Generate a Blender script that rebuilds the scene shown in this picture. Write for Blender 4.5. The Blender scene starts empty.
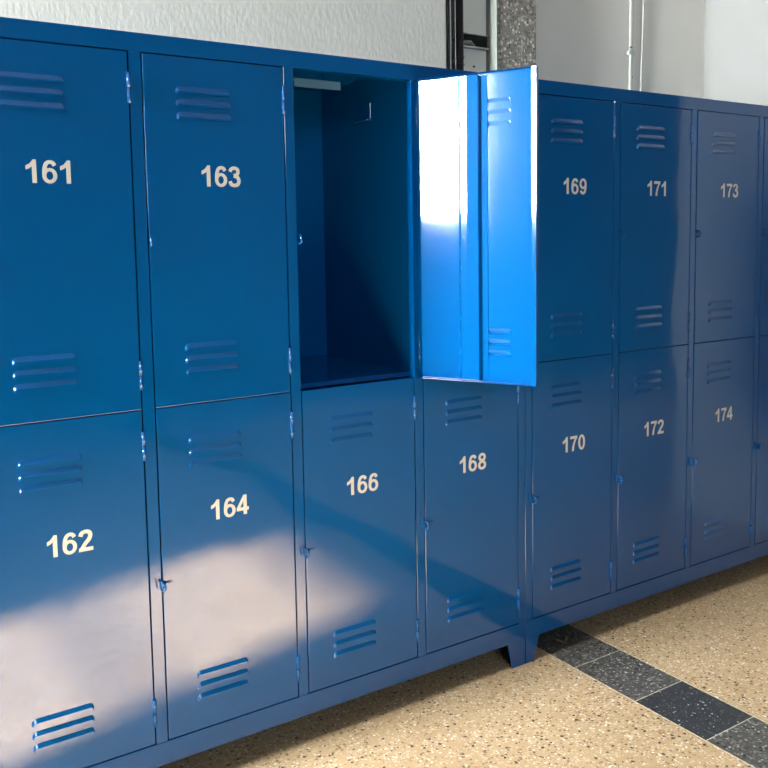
import bpy, bmesh, math, random
from mathutils import Vector, Matrix
C = bpy.context.scene.collection
scn = bpy.context.scene

# ------------------------------------------------------------------ layout (metres, from the locker front plane y = 0)
W, D, E2 = 0.3534, 0.0274, 0.0272        # opening width, divider width, end stile width
Z_TOP, Z_MID, Z_BOT, Z_RAIL, H = 1.759, 0.949, 0.137, 0.080, 1.80
DEPTH = 0.50
UNIT_W = 4*W + 3*D + 2*E2
PITCH = W + D

# ------------------------------------------------------------------ mesh helpers
class MB:
    def __init__(s): s.v = []; s.f = []; s.sm = []
    def face(s, pts, smooth=False):
        n = len(s.v); s.v += [tuple(p) for p in pts]; s.f.append(list(range(n, n+len(pts)))); s.sm.append(smooth)
    def box(s, x0, x1, y0, y1, z0, z1):
        n = len(s.v)
        s.v += [(x, y, z) for x in (x0, x1) for y in (y0, y1) for z in (z0, z1)]
        for q in ((0,1,3,2),(4,6,7,5),(0,4,5,1),(2,3,7,6),(0,2,6,4),(1,5,7,3)):
            s.f.append([n+i for i in q]); s.sm.append(False)
        return s
    def prism(s, pts, axis, a, b):
        """2D polygon pts (ccw) extruded along axis from a to b"""
        def P(u, v, w): return {'x': (w, u, v), 'y': (u, w, v), 'z': (u, v, w)}[axis]
        n = len(s.v); k = len(pts)
        s.v += [P(u, v, a) for u, v in pts] + [P(u, v, b) for u, v in pts]
        s.f.append([n+i for i in range(k)][::-1]); s.f.append([n+k+i for i in range(k)]); s.sm += [False, False]
        for i in range(k):
            j = (i+1) % k; s.f.append([n+i, n+j, n+k+j, n+k+i]); s.sm.append(False)
        return s
    def tube(s, path, r, seg=14, cap=True, smooth=True):
        path = [Vector(p) for p in path]; rings = []
        if not hasattr(r, '__len__'): r = [r]*len(path)
        ref = None
        for i, p in enumerate(path):
            t = (path[min(i+1, len(path)-1)] - path[max(i-1, 0)]).normalized()
            if ref is None:
                ref = Vector((0,0,1)) if abs(t.z) < .9 else Vector((1,0,0))
            a = t.cross(ref).normalized(); b = a.cross(t).normalized(); ref = b
            n = len(s.v); rings.append(n)
            for k in range(seg):
                q = 2*math.pi*k/seg; s.v.append(tuple(p + (a*math.cos(q)+b*math.sin(q))*r[i]))
        for a, b in zip(rings, rings[1:]):
            for k in range(seg):
                k2 = (k+1) % seg; s.f.append([a+k, a+k2, b+k2, b+k]); s.sm.append(smooth)
        if cap:
            s.f.append([rings[0]+k for k in range(seg)][::-1]); s.f.append([rings[-1]+k for k in range(seg)]); s.sm += [False, False]
        return s
    def build(s, name, mat, parent=None, bevel=0, seg=2, solidify=0):
        me = bpy.data.meshes.new(name); me.from_pydata(s.v, [], s.f); me.update()
        bm = bmesh.new(); bm.from_mesh(me)
        for f, q in zip(bm.faces, s.sm): f.smooth = q
        bmesh.ops.remove_doubles(bm, verts=bm.verts, dist=1e-6)
        bmesh.ops.recalc_face_normals(bm, faces=bm.faces)
        bm.to_mesh(me); bm.free()
        me.materials.append(mat)
        o = bpy.data.objects.new(name, me); C.objects.link(o)
        if parent is not None: o.parent = parent
        if bevel:
            m = o.modifiers.new('Bevel', 'BEVEL'); m.width = bevel; m.segments = seg; m.limit_method = 'ANGLE'; m.angle_limit = math.radians(40)
        return o
def tag(o, label=None, cat=None, group=None, kind=None):
    if label: o['label'] = label
    if cat: o['category'] = cat
    if group: o['group'] = group
    if kind: o['kind'] = kind
    return o
def empty(name, loc, rz=0, parent=None):
    o = bpy.data.objects.new(name, None); C.objects.link(o); o.location = loc; o.rotation_euler = (0, 0, rz); o.empty_display_size = .1
    o.parent = parent
    return o

# ------------------------------------------------------------------ materials
def newmat(name):
    m = bpy.data.materials.new(name); m.use_nodes = True; nt = m.node_tree; nt.nodes.clear()
    out = nt.nodes.new('ShaderNodeOutputMaterial'); b = nt.nodes.new('ShaderNodeBsdfPrincipled')
    nt.links.new(b.outputs[0], out.inputs[0]); return m, nt, b
def N(nt, t, **kw):
    n = nt.nodes.new('ShaderNode'+t)
    for k, v in kw.items():
        if k in n.inputs: n.inputs[k].default_value = v
        else: setattr(n, k, v)
    return n
def coords(nt, kind='Object'):
    return N(nt, 'TexCoord').outputs[kind] if kind != 'World' else N(nt, 'NewGeometry').outputs['Position']
def math_(nt, op, a, b=None, c=None):
    n = N(nt, 'Math', operation=op)
    for i, v in enumerate((a, b, c)):
        if v is None: continue
        if isinstance(v, (int, float)): n.inputs[i].default_value = v
        else: nt.links.new(v, n.inputs[i])
    return n.outputs[0]
def mixc(nt, fac, a, b):
    n = N(nt, 'Mix', data_type='RGBA')
    for i, v in ((0, fac), (6, a), (7, b)):
        if isinstance(v, (int, float)): n.inputs[i].default_value = v
        elif isinstance(v, tuple): n.inputs[i].default_value = (*v, 1)
        else: nt.links.new(v, n.inputs[i])
    return n.outputs[2]
def bump(nt, b, h, strength, dist):
    n = N(nt, 'Bump'); n.inputs['Strength'].default_value = strength; n.inputs['Distance'].default_value = dist
    nt.links.new(h, n.inputs['Height']); nt.links.new(n.outputs[0], b.inputs['Normal'])
def noise(nt, co, scale, detail=2, rough=.5):
    n = N(nt, 'TexNoise'); n.inputs['Scale'].default_value = scale; n.inputs['Detail'].default_value = detail; n.inputs['Roughness'].default_value = rough
    nt.links.new(co, n.inputs['Vector']); return n.outputs['Fac']
def simple(name, col, rough=.5, metal=0, nz=0, nscale=30, bstr=0, spec=.5):
    m, nt, b = newmat(name); b.inputs['Roughness'].default_value = rough; b.inputs['Metallic'].default_value = metal
    b.inputs['Specular IOR Level'].default_value = spec
    co = coords(nt, 'World'); f = noise(nt, co, nscale, 4)
    lo = tuple(c*(1-nz) for c in col); hi = tuple(min(1, c*(1+nz)) for c in col)
    nt.links.new(mixc(nt, f, lo, hi), b.inputs['Base Color'])
    if bstr: bump(nt, b, f, bstr, .002)
    return m

PAINT_COL = (0.0001, 0.061, 0.222)
def paint_mat(name, col, rough=.07):
    m, nt, b = newmat(name)
    co = coords(nt, 'World')
    f = noise(nt, co, 2.3, 2)
    nt.links.new(mixc(nt, f, tuple(c*.9 for c in col), tuple(c*1.1 for c in col)), b.inputs['Base Color'])
    b.inputs['IOR'].default_value = 1.6
    b.inputs['Roughness'].default_value = rough
    big = noise(nt, co, 3.1, 1); fine = noise(nt, co, 260, 2); mid = noise(nt, co, 14, 2)
    h = math_(nt, 'ADD', math_(nt, 'MULTIPLY', big, .0035), math_(nt, 'ADD', math_(nt, 'MULTIPLY', mid, .00022), math_(nt, 'MULTIPLY', fine, .0000045)))
    bump(nt, b, h, 1.0, 1.0)
    return m
M_PAINT = paint_mat('blue_enamel', PAINT_COL)

M_NUM = simple('number_vinyl', (.46, .49, .48), .5, nz=.06, nscale=60)
M_STRIP = simple('bare_steel_strip', (.05, .12, .18), .5, spec=.15, metal=.0)
def plaster(name, col, bs=.6, sc=70, nz=.05):
    m, nt, b = newmat(name); co = coords(nt, 'World'); b.inputs['Roughness'].default_value = .75; b.inputs['Specular IOR Level'].default_value = .3
    f = noise(nt, co, 5, 5); nt.links.new(mixc(nt, f, tuple(c*(1-nz) for c in col), tuple(min(1, c*(1+nz)) for c in col)), b.inputs['Base Color'])
    mp = N(nt, 'Mapping'); mp.inputs['Scale'].default_value = (1, 1, .45); nt.links.new(co, mp.inputs['Vector'])
    bump(nt, b, noise(nt, mp.outputs[0], sc, 3, .6), bs, .004)
    return m
M_WALL = plaster('painted_plaster', (.485, .475, .43), .28, 75)
M_GREY = plaster('smooth_grey_plaster', (.70, .675, .62), .1, 60, .06)
M_WHITE = plaster('white_plaster', (.22, .22, .21), .08, 40, .02)
M_ROOM = plaster('room_plaster', (.07, .07, .075), .1, 40)
M_CEIL = plaster('ceiling_plaster', (.18, .18, .18), .1, 40)
M_COLSIDE = plaster('column_side_paint', (.15, .165, .145), .5, 50, .12)
M_BLACK = simple('black_plastic', (.004, .004, .0045), .4, nz=.2, spec=.25)
M_WPIPE = simple('white_plastic', (.52, .52, .49), .5, nz=.05, spec=.25)
M_GALV = simple('galvanised_metal', (.55, .55, .52), .4, metal=.5, nz=.2)
M_LEAF = simple('dry_paper', (.22, .17, .09), .8, nz=.2)
M_FRAMEW = simple('window_frame_paint', (.5, .5, .5), .5)

def terrazzo(nt, co, base, chips, scale, jitter=1.0):
    """base colour tuple, chips list of (colour, probability-low, probability-high, size) drawn by voronoi cells"""
    col = base
    for i, (cc, lo, hi, size, sc) in enumerate(chips):
        v = N(nt, 'TexVoronoi'); v.inputs['Scale'].default_value = scale*sc; v.inputs['Randomness'].default_value = jitter
        mp = N(nt, 'Mapping'); mp.inputs['Location'].default_value = (i*3.37, i*1.91, i*.7); nt.links.new(co, mp.inputs['Vector'])
        nd = N(nt, 'TexNoise'); nd.inputs['Scale'].default_value = scale*1.5; nt.links.new(mp.outputs[0], nd.inputs['Vector'])
        av = N(nt, 'MixRGB') if False else N(nt, 'VectorMath', operation='MULTIPLY_ADD')
        nt.links.new(nd.outputs['Color'], av.inputs[0]); av.inputs[1].default_value = (.006, .006, .006); nt.links.new(mp.outputs[0], av.inputs[2])
        nt.links.new(av.outputs[0], v.inputs['Vector'])
        sx = N(nt, 'SeparateXYZ'); nt.links.new(v.outputs['Color'], sx.inputs[0])
        r = sx.outputs[0]; rs = sx.outputs[1]
        inr = math_(nt, 'MULTIPLY', math_(nt, 'GREATER_THAN', r, lo), math_(nt, 'LESS_THAN', r, hi))
        lim = math_(nt, 'MULTIPLY_ADD', rs, size*.8, size*.5)
        near = math_(nt, 'LESS_THAN', v.outputs['Distance'], lim)
        col = mixc(nt, math_(nt, 'MULTIPLY', inr, near), col, cc)
    return col
# floor: beige terrazzo with a band of dark square tiles
XA, XB, YJ, TS = 1.628, 1.835, -0.348, 0.242
mF, nt, b = newmat('terrazzo_floor')
co = coords(nt, 'World')
cloud = noise(nt, co, 2.2, 4)
base = mixc(nt, cloud, (.40, .265, .14), (.49, .345, .195))
beige = terrazzo(nt, co, base, [((.55, .42, .27), .0, .45, .5, 1.0), ((.74, .68, .56), .5, .66, .42, 1.2), ((.22, .13, .065), .0, .26, .42, 1.0),
                                ((.045, .028, .018), .0, .15, .36, .75), ((.38, .20, .12), .2, .28, .42, .9)], 120)
sxyz = N(nt, 'SeparateXYZ'); nt.links.new(co, sxyz.inputs[0]); X, Y = sxyz.outputs[0], sxyz.outputs[1]
# tile index along y
ty = math_(nt, 'DIVIDE', math_(nt, 'SUBTRACT', Y, YJ), TS)
idx = math_(nt, 'FLOOR', ty)
wn = N(nt, 'TexWhiteNoise', noise_dimensions='1D'); nt.links.new(math_(nt, 'ADD', idx, 31.0), wn.inputs['W'])
isdark = math_(nt, 'MULTIPLY', math_(nt, 'LESS_THAN', idx, -.5), math_(nt, 'GREATER_THAN', idx, -1.5))
dark_rough = terrazzo(nt, co, (.075, .07, .062), [((.30, .28, .25), .0, .30, .42, 1.1), ((.14, .13, .12), .3, .7, .5, .9), ((.02, .018, .016), .0, .3, .4, .8), ((.45, .42, .36), .0, .08, .36, 1.0)], 120)
dark_smooth = terrazzo(nt, co, (.035, .036, .038), [((.16, .16, .16), .0, .22, .38, 1.3), ((.40, .40, .38), .0, .06, .36, .9), ((.02, .02, .02), .3, .6, .4, 1.0)], 150)
band = mixc(nt, isdark, dark_rough, dark_smooth)
fr = math_(nt, 'FRACT', ty)
jd = math_(nt, 'MULTIPLY', math_(nt, 'MINIMUM', fr, math_(nt, 'SUBTRACT', 1.0, fr)), TS)
jn = noise(nt, co, 90, 2)
joint = math_(nt, 'LESS_THAN', jd, math_(nt, 'MULTIPLY', jn, .0028))
band = mixc(nt, joint, band, (.50, .45, .36))
inb = math_(nt, 'MULTIPLY', math_(nt, 'GREATER_THAN', X, XA), math_(nt, 'LESS_THAN', X, XB))
edge = math_(nt, 'MINIMUM', math_(nt, 'ABSOLUTE', math_(nt, 'SUBTRACT', X, XA)), math_(nt, 'ABSOLUTE', math_(nt, 'SUBTRACT', X, XB)))
edgem = math_(nt, 'LESS_THAN', edge, math_(nt, 'MULTIPLY', jn, .0032))
col = mixc(nt, inb, beige, band); col = mixc(nt, edgem, col, (.62, .52, .36))
nt.links.new(col, b.inputs['Base Color']); b.inputs['Roughness'].default_value = .38; b.inputs['Specular IOR Level'].default_value = .4
bump(nt, b, noise(nt, co, 120, 3), .12, .002)
M_FLOOR = mF
mC, nt, b = newmat('terrazzo_column'); co = coords(nt, 'World')
nt.links.new(terrazzo(nt, co, (.19, .175, .15), [((.34, .32, .28), .0, .45, .6, .8), ((.62, .59, .52), .0, .32, .42, .62), ((.10, .09, .08), .3, .6, .5, .9)], 112), b.inputs['Base Color'])
b.inputs['Roughness'].default_value = .55
M_COL = mC

# ------------------------------------------------------------------ room shell
XL, XR, YF, ZC, YB = -3.2, 7.0, -5.0, 3.2, 0.66
tag(MB().box(XL-.2, XR+.2, YF-.2, YB+.3, -.12, 0).build('floor', M_FLOOR), kind='structure')
tag(MB().box(XL-.2, XR+.2, YF-.2, YB+.3, ZC, ZC+.12).build('ceiling', M_CEIL), kind='structure')
FX0, FX1, FZ0, FZ1 = -1.35, .40, 1.95, 3.05
m = MB().box(XL-.2, FX0, YF-.2, YF, 0, ZC).box(FX1, XR+.2, YF-.2, YF, 0, ZC).box(FX0, FX1, YF-.2, YF, 0, FZ0).box(FX0, FX1, YF-.2, YF, FZ1, ZC)
tag(m.build('wall_front', M_ROOM), kind='structure')
tag(MB().box(XR, XR+.2, YF, YB+.3, 0, ZC).build('wall_far_right', M_ROOM), kind='structure')
# wall behind the lockers: smooth grey zone set back, rough light plaster face nearer at the left
wb = tag(MB().box(XL-.2, 3.2, YB, YB+.3, 0, ZC).build('wall_back', M_GREY), kind='structure')
tag(MB().box(XL, 1.688, .60, YB, 0, ZC).build('wall_back_left', M_WALL, bevel=.006), kind='structure')
# white return wall closing the row on the right
tag(MB().box(3.20, 3.60, -.80, YB+.3, 0, ZC).build('wall_right', M_WHITE, bevel=.004), kind='structure')
tag(MB().box(3.60, XR, YB, YB+.3, 0, ZC).build('wall_back_right', M_ROOM), kind='structure')
# left wall with window opening
WY0, WY1, WZ0, WZ1 = -.38, .57, 1.50, 2.70
m = MB().box(XL-.2, XL, YF, WY0, 0, ZC).box(XL-.2, XL, WY1, YB, 0, ZC).box(XL-.2, XL, WY0, WY1, 0, WZ0).box(XL-.2, XL, WY0, WY1, WZ1, ZC)
tag(m.build('wall_left', M_ROOM), kind='structure')
wf = MB(); x0, x1 = XL-.12, XL-.07
for a in ((WY0, WY0+.05, WZ0, WZ1), (WY1-.05, WY1, WZ0, WZ1), (WY0, WY1, WZ0, WZ0+.05), (WY0, WY1, WZ1-.05, WZ1), (WY0, WY1, 2.15, 2.175)):
    wf.box(x0, x1, *a)
win = tag(wf.build('window_1', M_FRAMEW), kind='structure')
mg, nt, b = newmat('clear_pane'); out = [n for n in nt.nodes if n.type == 'OUTPUT_MATERIAL'][0]
tr = N(nt, 'BsdfTransparent'); gl = N(nt, 'BsdfGlossy'); gl.inputs['Roughness'].default_value = .02
mx = N(nt, 'MixShader'); mx.inputs[0].default_value = .06
nt.links.new(tr.outputs[0], mx.inputs[1]); nt.links.new(gl.outputs[0], mx.inputs[2]); nt.links.new(mx.outputs[0], out.inputs[0]); nt.nodes.remove(b)
MB().box(XL-.098, XL-.092, WY0, WY1, WZ0, WZ1).build('window_pane', mg, win)

w2 = MB(); y0, y1 = YF-.12, YF-.07
for a in ((FX0, FX0+.05, FZ0, FZ1), (FX1-.05, FX1, FZ0, FZ1), (-.49, -.45, FZ0, FZ1), (FX0, FX1, FZ0, FZ0+.05), (FX0, FX1, FZ1-.05, FZ1)):
    w2.box(a[0], a[1], y0, y1, a[2], a[3])
win2 = tag(w2.build('fill_window', M_FRAMEW), kind='structure')  # added unseen window, put in to give the locker fronts cool fill light
MB().box(FX0, FX1, YF-.098, YF-.092, FZ0, FZ1).build('window_pane', mg, win2)

# terrazzo-faced column between the wall fields
cb = MB(); cb.box(1.921, 2.117, .598, YB+.01, 0, ZC)
col_o = tag(cb.build('column', M_COL, bevel=.003), kind='structure')
MB().box(1.9185, 1.9215, .600, YB+.01, 0, ZC).build('side_facing', M_COLSIDE, col_o)
MB().box(1.9165, 1.9225, .5955, .6005, 0, ZC).build('corner_bead', M_COLSIDE, col_o, bevel=.001)

# ------------------------------------------------------------------ pipes, cables and rail on the wall
o = MB().tube([(1.764, .630, 0), (1.764, .630, ZC)], .0185, 20).build('drain_pipe', M_BLACK)
tag(o, 'thick black pipe running up the recess behind the open locker door', 'pipe')
for zz in (1.965, 1.99, 2.055):
    t = []
    for k in range(25):
        a = 2*math.pi*k/24; t.append((1.764+.0205*math.cos(a), .630+.0205*math.sin(a), zz))
    MB().tube(t, .0014, 8, cap=False).build('clamp_ring', M_BLACK, o)
def cable(x, y, r, mat, name, label, cat, wob=.002, seed=1):
    random.seed(seed); ph = random.random()*6
    pts = [(x+wob*math.sin(z*3.1+ph), y+wob*.4*math.cos(z*2.3+ph), z) for z in [ZC*k/60 for k in range(61)]]
    return tag(MB().tube(pts, r, 12).build(name, mat), label, cat)
cable(1.7250, .626, .0078, M_BLACK, 'cable', 'black cable closest to the thick black pipe, on its left side', 'cable', .0015, 3)
cable(1.7360, .612, .0024, M_WPIPE, 'cable', 'thin white cable squeezed against the thick black pipe', 'cable', .0010, 5)
cable(1.7120, .612, .0030, M_WPIPE, 'cable', 'slightly wavy thin white cable between two black cables', 'cable', .0025, 8)
cable(1.6990, .622, .0062, M_BLACK, 'cable', 'leftmost black cable along the edge of the rough plaster wall', 'cable', .0012, 13)
rb = MB()
rb.box(1.7860, 1.9160, .640, .6598, 2.084, 2.089).box(1.7860, 1.9160, .640, .6598, 2.036, 2.042).box(1.7860, 1.9160, .656, .6598, 2.042, 2.084)
rail = tag(rb.build('wall_rail', M_GALV, bevel=.001), 'short horizontal metal channel rail spanning the recess between pipe and terrazzo column', 'rail')
MB().box(1.7870, 1.9155, .652, .6562, 2.0425, 2.0835).build('rail_gap_shade', M_BLACK, rail)  # black sheet over the metal web stands in for shade inside the channel
random.seed(4); lb = MB()
pts = []
for i in range(9):
    u = i/8; pts.append((1.789+.065*u, .6455+.003*math.sin(u*9), 2.046+.008*math.sin(u*math.pi)))
lb.tube(pts, [.004, .008, .010, .008, .0085, .009, .007, .005, .003], 10).build('plaster_lump', M_WHITE, rail)
tag(MB().tube([(1.857, .6598, 1.972), (1.857, .6550, 1.972)], .0035, 12).build('wall_screw', M_BLACK), 'small dark screw in the grey recess panel below the metal rail', 'screw')
for (x, z) in ((3.17, 2.02), (3.178, 2.10)):
    pass
cd = MB().box(2.700, 2.719, .648, .6598, 0, ZC)
cd = tag(cd.build('conduit', M_WPIPE, bevel=.004), 'white vertical square conduit on the smooth grey wall, with a clip', 'conduit')
kb = MB().tube([(2.694, .656, 2.105), (2.694, .640, 2.105)], .010, 16); kb.box(2.696, 2.723, .645, .6598, 2.096, 2.116)
kb.build('conduit_clip', M_WPIPE, cd, bevel=.0015)
MB().tube([(2.699, .6485, 2.128), (2.699, .641, 2.128)], .0035, 10).build('clip_screw', M_BLACK, cd)
MB().tube([(2.711, .6485, 2.005), (2.711, .6465, 2.005)], .003, 10).build('conduit_screw', M_BLACK, cd)
pts = []
for k in range(61):
    z = ZC*k/60; pts.append((2.772+.010/(1+math.exp(-(z-2.15)*18)), .652, z))
tag(MB().tube(pts, .0036, 10).build('wall_cable', M_WPIPE), 'thin white cable hanging down the grey wall right beside the white conduit', 'cable')

# ------------------------------------------------------------------ digits
def catmull(P, n=8):
    out = []; P = [P[0]] + list(P) + [P[-1]]
    for i in range(1, len(P)-2):
        a, b_, c, d = P[i-1:i+3]
        for k in range(n):
            t = k/n
            out.append(tuple(.5*((2*b_[j]) + (-a[j]+c[j])*t + (2*a[j]-5*b_[j]+4*c[j]-d[j])*t*t + (-a[j]+3*b_[j]-3*c[j]+d[j])*t**3) for j in (0, 1)))
    out.append(P[-2]); return out
def ribbon(P, hw):
    L = catmull(P); q = []
    for i, p in enumerate(L):
        a = L[max(i-1, 0)]; c = L[min(i+1, len(L)-1)]; dx, dy = c[0]-a[0], c[1]-a[1]; l = math.hypot(dx, dy) or 1
        # vertical strokes a little heavier than horizontal ones
        h = hw*(.86+.14*abs(dy/l)); q.append(((p[0]-dy/l*h, p[1]+dx/l*h), (p[0]+dy/l*h, p[1]-dx/l*h)))
    return [[q[i][0], q[i+1][0], q[i+1][1], q[i][1]] for i in range(len(q)-1)]
def ring(cx, cy, rx, ry, ix, iy, n=32):
    f = []
    for k in range(n):
        a, b_ = 2*math.pi*k/n, 2*math.pi*(k+1)/n
        f.append([(cx+rx*math.cos(a), cy+ry*math.sin(a)), (cx+rx*math.cos(b_), cy+ry*math.sin(b_)), (cx+ix*math.cos(b_), cy+iy*math.sin(b_)), (cx+ix*math.cos(a), cy+iy*math.sin(a))])
    return f
six = ring(.385, .325, .335, .335, .150, .185) + ribbon([(.145, .33), (.15, .52), (.19, .72), (.27, .86), (.41, .912), (.54, .87), (.61, .755)], .092)
G = {
 '1': [[(.37,0), (.57,0), (.57,1), (.41,1), (.37,.93)], [(.37,.70), (.37,.93), (.26,.81), (.10,.735), (.10,.56), (.25,.615)]],
 '7': [[(.05,.80), (.72,.80), (.72,.98), (.05,.98)], [(.50,.80), (.72,.84), (.60,.69), (.43,.69)], [(.43,.69), (.60,.69), (.50,.50), (.32,.50)], [(.32,.50), (.50,.50), (.43,.27), (.235,.27)], [(.235,.27), (.43,.27), (.40,0), (.20,0)], [(.50,.80), (.72,.80), (.72,.85)]],
 '4': [[(.42,0), (.615,0), (.615,1), (.42,1)], [(.03,.205), (.73,.205), (.73,.37), (.03,.37)], [(.03,.36), (.22,.36), (.43,.70), (.43,1.0)]],
 '0': ring(.39, .49, .335, .505, .140, .345),
 '8': ring(.39, .275, .335, .285, .145, .130) + ring(.39, .745, .305, .260, .120, .105),
 '6': six,
 '9': [[(.775-x, .985-y) for x, y in f] for f in six],
 '3': ribbon([(.135,.73), (.19,.85), (.36,.91), (.53,.86), (.58,.74), (.51,.60), (.33,.545)], .092) + ribbon([(.33,.535), (.54,.47), (.615,.29), (.54,.13), (.37,.078), (.19,.13), (.125,.28)], .098),
 '2': ribbon([(.135,.71), (.20,.85), (.39,.91), (.56,.85), (.605,.70), (.53,.53), (.36,.36), (.19,.13)], .10) + [[(.03,0), (.72,0), (.72,.175), (.05,.175)]],
 '5': [[(.17,.80), (.67,.80), (.67,.98), (.15,.98)], [(.15,.98), (.07,.46), (.235,.44), (.33,.98)]] + ribbon([(.14,.46), (.24,.545), (.39,.57), (.55,.50), (.60,.33), (.54,.15), (.36,.078), (.19,.13), (.125,.27)], .098),
}
def number_mesh(txt, h, mirror=False):
    mb = MB(); adv = .705*h; sx = .93*h; total = 2*adv + .62*sx
    for i, ch in enumerate(txt):
        for q, f in enumerate(G[ch]):
            mb.face([(i*adv + (x-.10)*sx - total/2, -q*4e-6, (y-.5)*h) for x, y in f])
    return mb

# ------------------------------------------------------------------ door skin with pressed louvres
DW = 0.3452                                  # door width
PX0, PX1 = -0.3520, -0.3527+DW               # panel x-range relative to hinge axis
LV_X0, LV_X1 = PX0+.0735, PX0+.2085          # louvre x-range
LH, LP = .0165, .0290
def door_mesh(h, tops):
    """h door height (z 0..h); tops = tops of louvre groups in local z. Front skin at y=0, looks to -y."""
    xs = set([PX0, PX1, LV_X0-.001, LV_X1+.001]); nx = 28
    for k in range(nx+1):
        t = k/nx; xs.add(LV_X0 + (LV_X1-LV_X0)*(.5-.5*math.cos(math.pi*t)*(1)) if False else LV_X0+(LV_X1-LV_X0)*t)
    xs |= {LV_X0+.0012, LV_X0+.0025, LV_X0+.004, LV_X0+.006, LV_X1-.0012, LV_X1-.0025, LV_X1-.004, LV_X1-.006}
    xs = sorted(xs)
    hoods = [(t-LP*k, t-LP*k-LH) for t in tops for k in range(3)]
    rows = [(0.0, None), (h, None)]
    for zt, zb in hoods:
        rows += [(zt+.0008, None)]
        for k in range(11): rows.append((zt-(zt-zb)*k/10, (zt, zb)))
        rows += [(zb-.0006, None)]
    rows.sort(key=lambda r: r[0])
    def depth(x, z, hd):
        if hd is None or not (LV_X0 < x < LV_X1): return 0
        zt, zb = hd; t = (zt-z)/(zt-zb)
        # profile: quick bulge out below the top line, then nearly flat to the open lower lip
        e = min(x-LV_X0, LV_X1-x)
        R = .012
        # rounded upper corners: the top line drops near the ends
        drop = 0 if e >= R else (R - math.sqrt(max(0, R*R-(R-e)**2)))/ (zt-zb)
        tt = (t-drop)/(1-drop) if drop < .98 else 0
        if tt <= 0: return 0
        up = min(1, tt/.60); prof = up if up < .85 else .85+.15*math.sin((up-.85)/.15*math.pi/2)
        side = min(1, e/.0040); side = side*side*(3-2*side)
        return .0046*prof*side
    vs, fs = [], []
    ids = {}
    def vid(i, j, lip=False):
        x = xs[i]; z, hd = rows[j]
        d = depth(x, z, hd)
        isb = hd is not None and abs(z-hd[1]) < 1e-7
        if isb and not lip: d = 0            # flush lower edge of the slot
        key = (i, j, lip and isb)
        if key not in ids:
            ids[key] = len(vs); vs.append((x, -d, z))
        return ids[key]
    for j in range(len(rows)-1):
        hd1 = rows[j+1][1]
        for i in range(len(xs)-1):
            inside = hd1 is not None and rows[j][1] is not None
            # rows j (lower) to j+1 (upper): hood part uses the lip vertices at its bottom row
            lo = [vid(i, j, inside), vid(i+1, j, inside)]
            hi = [vid(i+1, j+1, True), vid(i, j+1, True)] if inside else [vid(i+1, j+1, False), vid(i, j+1, False)]
            fs.append([lo[0], lo[1], hi[0], hi[1]])
    # folded rim
    Z = [0.0, h]
    per = [vid(i, 0) for i in range(len(xs))] + [vid(len(xs)-1, j) for j in range(1, len(rows))] + [vid(i, len(rows)-1) for i in range(len(xs)-2, -1, -1)] + [vid(0, j) for j in range(len(rows)-2, 0, -1)]
    cx, cz = (PX0+PX1)/2, h/2; hwx, hz = DW/2, h/2
    prev = per
    for off, dy in ((.0007, .0003), (.0012, .0009), (.0014, .0018), (.0014, .0175)):
        cur = []
        for k in per:
            x, y, z = vs[k]
            nx_ = x + (off if abs(x-PX1) < 1e-7 else (-off if abs(x-PX0) < 1e-7 else 0))
            nz_ = z + (off if abs(z-h) < 1e-7 else (-off if abs(z) < 1e-7 else 0))
            cur.append(len(vs)); vs.append((nx_, dy, nz_))
        for a in range(len(per)):
            b_ = (a+1) % len(per); fs.append([prev[a], cur[a], cur[b_], prev[b_]])
        prev = cur
    # inner return lip of the fold (12 mm)
    cur = []
    for k in prev:
        x, y, z = vs[k]
        nx_ = max(x, PX0+.0106); nz_ = z
        cur.append(len(vs)); vs.append((nx_, y-(.0007 if x < PX0 else 0), nz_))
    for a in range(len(per)):
        b_ = (a+1) % len(per); fs.append([prev[a], cur[a], cur[b_], prev[b_]])
    me = bpy.data.meshes.new('door'); me.from_pydata(vs, [], fs)
    bm = bmesh.new(); bm.from_mesh(me)
    bmesh.ops.remove_doubles(bm, verts=bm.verts, dist=1e-7)
    bmesh.ops.dissolve_degenerate(bm, edges=bm.edges, dist=1e-7)
    bm.normal_update(); bm.to_mesh(me); bm.free()
    me.materials.append(M_PAINT)
    return me
GAP = .0042
UD0, UD1 = Z_MID+.0016, Z_TOP-GAP            # upper door z-range
LD0, LD1 = Z_BOT+GAP, Z_MID-.0034
me_up = door_mesh(UD1-UD0, [1.690-UD0, 1.094-UD0])
me_lo = door_mesh(LD1-LD0, [.872-LD0, .289-LD0])
me_up.name = 'upper_door'; me_lo.name = 'lower_door'

# hinge: barrel in the gap with two small leaves ; origin at barrel centre
def hinge_mb():
    mb = MB(); hh = .034
    for a, b_ in ((-hh, -.0004), (.0004, hh)):
        mb.tube([(0, 0, a), (0, 0, b_)], .0046, 14)
    mb.box(-.0012, .0012, .0, .014, -hh, hh)
    return mb
hinge_src = hinge_mb().build('hinge', M_PAINT)
# D-shaped staple standing out of the frame, lies in the y-z plane ; origin on the frame face
def staple_mb():
    pts = [(0, .006, -.0105)]
    for k in range(13):
        a = -math.pi/2 + math.pi*k/12; pts.append((0, -.012-.009*math.cos(a), .0105*math.sin(a)))
    pts.append((0, .006, .0105))
    return MB().tube(pts, .0026, 10)
staple_src = staple_mb().build('lock_staple', M_PAINT)
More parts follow.
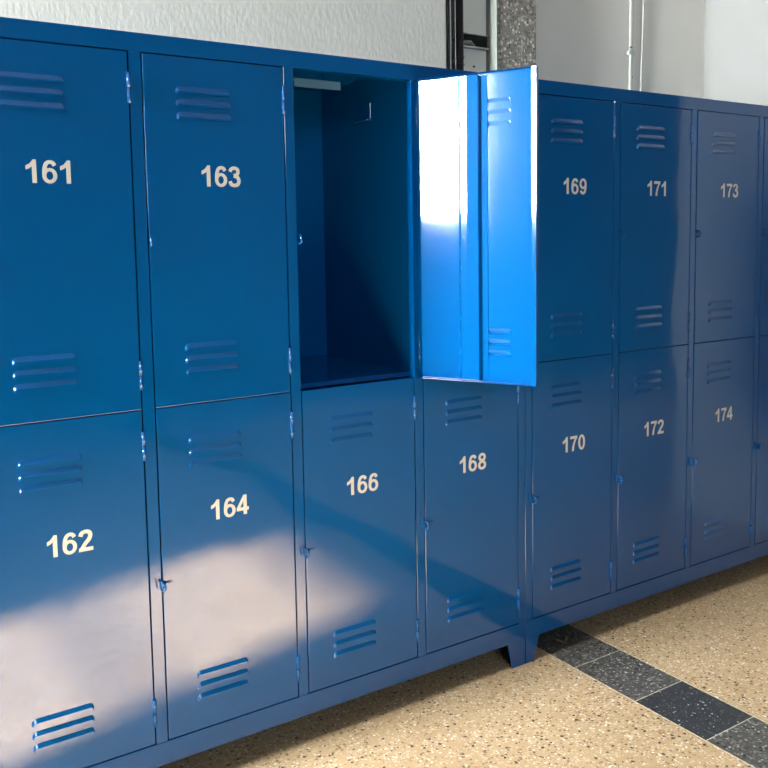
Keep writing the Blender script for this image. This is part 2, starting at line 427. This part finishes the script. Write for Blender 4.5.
# latch of the lower doors: upright ear on the frame side, folded keeper and a short lever
def latch_mb():
    mb = MB()
    mb.prism([(-.0195, .019), (-.0165, .012), (-.0150, -.008), (-.010, -.0145), (-.0035, -.0160), (-.0035, .0080), (-.012, .010), (-.0165, .017)], 'y', -.0060, -.0030)
    t = []
    for k in range(15):
        a = math.pi*k/14; t.append((.0015, -.004-.010*math.sin(a), .0085*math.cos(a)-.006))
    mb.tube(t, .0024, 8)
    mb.prism([(.004, -.008), (.0075, -.009), (.0075, .004), (.004, .004)], 'y', -.010, .0002)
    mb.prism([(.0070, -.0035), (.0210, .0005), (.0225, .0030), (.0070, .0015)], 'y', -.0075, -.0050)
    return mb
latch_src = latch_mb().build('latch', M_PAINT)
# small round keeper used on the upper doors
def keeper_mb():
    t = []
    for k in range(17):
        a = 2*math.pi*k/16; t.append((.0105+.0055*math.cos(a), -.002, .0085*math.sin(a)))
    return MB().tube(t, .0022, 8, cap=False)
keeper_src = keeper_mb().build('latch', M_PAINT)
for s in (hinge_src, staple_src, latch_src, keeper_src): C.objects.unlink(s)
def put(src, name, parent, loc, rz=0):
    o = src.copy(); o.name = name; C.objects.link(o); o.parent = parent; o.location = loc; o.rotation_euler = (0, 0, rz); return o

OPEN = math.radians(117)
NUM_DX = {'161': -.002, '163': .0055, '173': .007, '169': .002, '171': .002, '162': .001, '166': .001, '168': -.001, '170': .001}
NUM_Z = {'162': .6690, '164': .6815, '166': .6750, '168': .6740, '170': .674, '172': .674, '174': .674}
def cabinet(x0, first, label, ajar=None):
    root = empty('locker_cabinet', (x0, 0, 0)); tag(root, label, 'locker', 'blue metal locker cabinets standing side by side')
    g = .0015                                 # hairline between neighbouring cabinets
    # body: shell, partitions, shelves
    b = MB(); y0, y1 = .0205, DEPTH
    b.box(g, E2, y0, y1, Z_RAIL, H); b.box(UNIT_W-E2, UNIT_W-g, y0, y1, Z_RAIL, H)
    b.box(g, UNIT_W-g, y1, y1+.0015, Z_RAIL, H)
    b.box(E2, UNIT_W-E2, y0, y1, H-.0015, H); b.box(E2, UNIT_W-E2, y0, y1, Z_RAIL+.03, Z_BOT)
    for c in range(1, 4):
        xx = E2 + c*PITCH - D; b.box(xx, xx+D, y0, y1, Z_BOT, H-.0015)
    b.build('cabinet_body', M_PAINT, root)
    s = MB()
    for c in range(4):
        xx = E2 + c*PITCH; s.box(xx, xx+W, y0+.002, y1, .950, .962)
    s.build('shelf', M_PAINT, root)
    f = MB(); fy = .0200
    # one-piece face frame as a plate with eight openings, plus depth
    f.box(g, UNIT_W-g, 0, fy, Z_TOP, H); f.box(g, UNIT_W-g, 0, fy, Z_RAIL, Z_BOT)
    f.box(g, E2, 0, fy, Z_BOT, Z_TOP); f.box(UNIT_W-E2, UNIT_W-g, 0, fy, Z_BOT, Z_TOP)
    for c in range(1, 4):
        xx = E2 + c*PITCH - D; f.box(xx, xx+D, 0, fy, Z_BOT, Z_TOP)
    f.build('front_frame', M_PAINT, root, bevel=.0012)
    # legs
    def leg(pf, sx, yy0, yy1):
        m = MB(); m.prism(pf, 'y', yy0, yy1)
        lo = min(p[0] for p in pf); hi = max(p[0] for p in pf)
        return m
    tl = [(g, .0), (.036, .0), (.057, Z_RAIL), (g, Z_RAIL)]
    tr_ = [(UNIT_W-.054, .0), (UNIT_W-g, .0), (UNIT_W-g, Z_RAIL), (UNIT_W-.072, Z_RAIL)]
    sl = [(.0005, 0), (.036, 0), (.06, Z_RAIL), (.0005, Z_RAIL)]
    sr = [(DEPTH-.036, 0), (DEPTH, 0), (DEPTH, Z_RAIL), (DEPTH-.06, Z_RAIL)]
    for pf, xa, xb in ((tl, g, g+.002), (tr_, UNIT_W-g-.002, UNIT_W-g)):
        m = MB().prism(pf, 'y', .0004, .0024).prism(sl, 'x', xa, xb); m.build('leg', M_PAINT, root)
        m = MB().prism(pf, 'y', DEPTH-.002, DEPTH).prism(sr, 'x', xa, xb); m.build('leg', M_PAINT, root)
    for c in range(4):
        L = E2 + c*PITCH
        for row in (0, 1):
            num = str(first + 2*c + row)
            z0 = UD0 if row == 0 else LD0
            d = bpy.data.objects.new('door', me_up if row == 0 else me_lo); C.objects.link(d); d.parent = root
            is_open = (num == ajar)
            d.location = (L+W+(.0090 if is_open else .003), -.0006 if not is_open else -.0035, z0); d.rotation_euler = (0, 0, OPEN if is_open else 0)
            d['label'] = ('blue door standing wide open, inner side showing, of the upper compartment' if is_open else 'closed blue door bearing the number %s' % num)
            nm = number_mesh(num, .0495).build('door_number', M_NUM, d)
            nz = (1.487 if row == 0 else NUM_Z.get(num, .674)) - z0
            nm.location = (PX0 + .1765-.0035 + NUM_DX.get(num, 0), -.0005, nz); nm['label'] = 'pale grey number %s' % num
            for hz in ((1.677, 1.029) if row == 0 else (.864, .217)):
                put(hinge_src, 'hinge', d, (-.0048, -.0012, hz-z0))
            if row == 1:
                put(latch_src, 'latch', d, (PX0-.0010, 0, .527-z0))
                put(staple_src, 'lock_staple', root, (L-.0005, .0, .524))
            else:
                if not is_open and first > 161: put(keeper_src, 'latch', d, (PX0-.004, 0, 1.334-z0))
                put(staple_src, 'lock_staple', root, (L+.0020, .0, 1.335))
            if is_open:
                # upright stiffening channel on the inner side and a shallow backing lip
                a = -.1300; p = [(a, .0010), (a-.0130, .0150), (a-.0300, .0150), (a-.0620, .0134), (a-.0650, .0022), (a-.084, .0014), (a-.084, .0004), (a-.066, .0008), (a-.0645, .0008), (a-.0625, .0122), (a-.0300, .0138), (a-.0136, .0138), (a-.0012, .0004)]
                st = MB().prism(p, 'z', .004, UD1-UD0-.004); st.build('door_stiffener', M_PAINT, d)
                # coat hook plate and top strip inside the compartment
                sp = MB().box(L+.0235, L+.158, .040, .0415, 1.7215, 1.7430).box(L+.0235, L+.158, .0415, .075, 1.7415, 1.7430)
                sp.build('ceiling_strip', M_STRIP, root, bevel=.0005)
                hk = MB().box(L+W-.003, L+W-.0002, .205, .265, 1.680, 1.725).box(L+W-.018, L+W-.002, .200, .270, 1.674, 1.678)
                hk.build('coat_hook', M_PAINT, root, bevel=.001)
    return root
U1 = -E2
cabinet(U1, 161, 'blue eight-door locker cabinet in the foreground, doors 161 to 168, one upper door wide open', '165')
cabinet(U1+UNIT_W, 169, 'blue eight-door locker cabinet farther right, doors 169 to 176, all of them closed')

# small dry scrap under the lockers
lf = MB()
cx, cy = 1.722, .026
lf.face([(cx-.026, cy+.022, .012), (cx-.004, cy-.002, .0022), (cx+.002, cy+.008, .0032), (cx-.018, cy+.030, .013)])
lf.face([(cx-.004, cy-.002, .0022), (cx+.030, cy+.016, .010), (cx+.024, cy+.026, .0115), (cx+.002, cy+.008, .0032)])
o = tag(lf.build('paper_scrap', M_LEAF), 'small creased yellowish paper scrap lying on the dark floor tiles under the lockers', 'scrap')
sm = o.modifiers.new('Solid', 'SOLIDIFY'); sm.thickness = .0012; sm.offset = 0

# ------------------------------------------------------------------ light: sky and sun through the left window
w = bpy.data.worlds.new('World'); scn.world = w; w.use_nodes = True; nt = w.node_tree; nt.nodes.clear()
bg = nt.nodes.new('ShaderNodeBackground'); wo = nt.nodes.new('ShaderNodeOutputWorld'); nt.links.new(bg.outputs[0], wo.inputs[0])
# the sky is dazzling around the sun, on the left, and far dimmer and bluer on the side of the added fill window
gx = nt.nodes.new('ShaderNodeTexCoord'); sxn = nt.nodes.new('ShaderNodeSeparateXYZ'); nt.links.new(gx.outputs['Generated'], sxn.inputs[0])
mr = nt.nodes.new('ShaderNodeMapRange'); mr.interpolation_type = 'SMOOTHSTEP'
for i, v in ((1, -.70), (2, -.84), (3, 0.0), (4, 1.0)): mr.inputs[i].default_value = v
nt.links.new(sxn.outputs[0], mr.inputs[0])
mxn = nt.nodes.new('ShaderNodeMix'); mxn.data_type = 'RGBA'; nt.links.new(mr.outputs[0], mxn.inputs[0])
mxn.inputs[6].default_value = (16.5, 19.3, 21.3, 1); mxn.inputs[7].default_value = (445, 470, 475, 1)
nt.links.new(mxn.outputs[2], bg.inputs[0]); bg.inputs[1].default_value = 1
ar = bpy.data.lights.new('window_portal', 'AREA'); ar.shape = 'RECTANGLE'; ar.size = WY1-WY0; ar.size_y = WZ1-WZ0
ar.cycles.is_portal = True
ao = bpy.data.objects.new('window_portal', ar); C.objects.link(ao); ao.location = (XL-.15, (WY0+WY1)/2, (WZ0+WZ1)/2)
ao.rotation_euler = Vector((1, 0, 0)).to_track_quat('-Z', 'Z').to_euler()
ar2 = ar.copy(); ar2.size = FX1-FX0; ar2.size_y = FZ1-FZ0
ao2 = bpy.data.objects.new('window_portal', ar2); C.objects.link(ao2); ao2.location = ((FX0+FX1)/2, YF-.15, (FZ0+FZ1)/2)
ao2.rotation_euler = Vector((0, 1, 0)).to_track_quat('-Z', 'Z').to_euler()
su = bpy.data.lights.new('sun', 'SUN'); su.energy = 225; su.angle = math.radians(2.4); su.color = (.96, .95, .97)
so = bpy.data.objects.new('sun', su); C.objects.link(so)
so.rotation_euler = Vector((1, -.263, -.574)).to_track_quat('-Z', 'Z').to_euler()

# ------------------------------------------------------------------ camera
cam = bpy.data.cameras.new('camera'); cam.sensor_width = 36; cam.lens = 879.955/768*36
cam.shift_x = (384-396.593)/768; cam.shift_y = (319.038-384)/768; cam.clip_start = .05
co_ = bpy.data.objects.new('camera', cam); C.objects.link(co_)
ya, pi_, ro = 0.5834438578329924, -0.09178604676853136, -0.01478855859038555
f = Vector((math.sin(ya)*math.cos(pi_), math.cos(ya)*math.cos(pi_), math.sin(pi_)))
r = Vector((math.cos(ya), -math.sin(ya), 0)); u = r.cross(f)
r2 = math.cos(ro)*r + math.sin(ro)*u; u2 = -math.sin(ro)*r + math.cos(ro)*u
mt = Matrix((( r2.x, u2.x, -f.x, -0.258986), (r2.y, u2.y, -f.y, -1.995173), (r2.z, u2.z, -f.z, 1.334632), (0, 0, 0, 1)))
co_.matrix_world = mt
scn.camera = co_
vs = scn.view_settings; vs.view_transform = 'Standard'; vs.look = 'None'; vs.gamma = 1; vs.exposure = 0; vs.use_curve_mapping = False
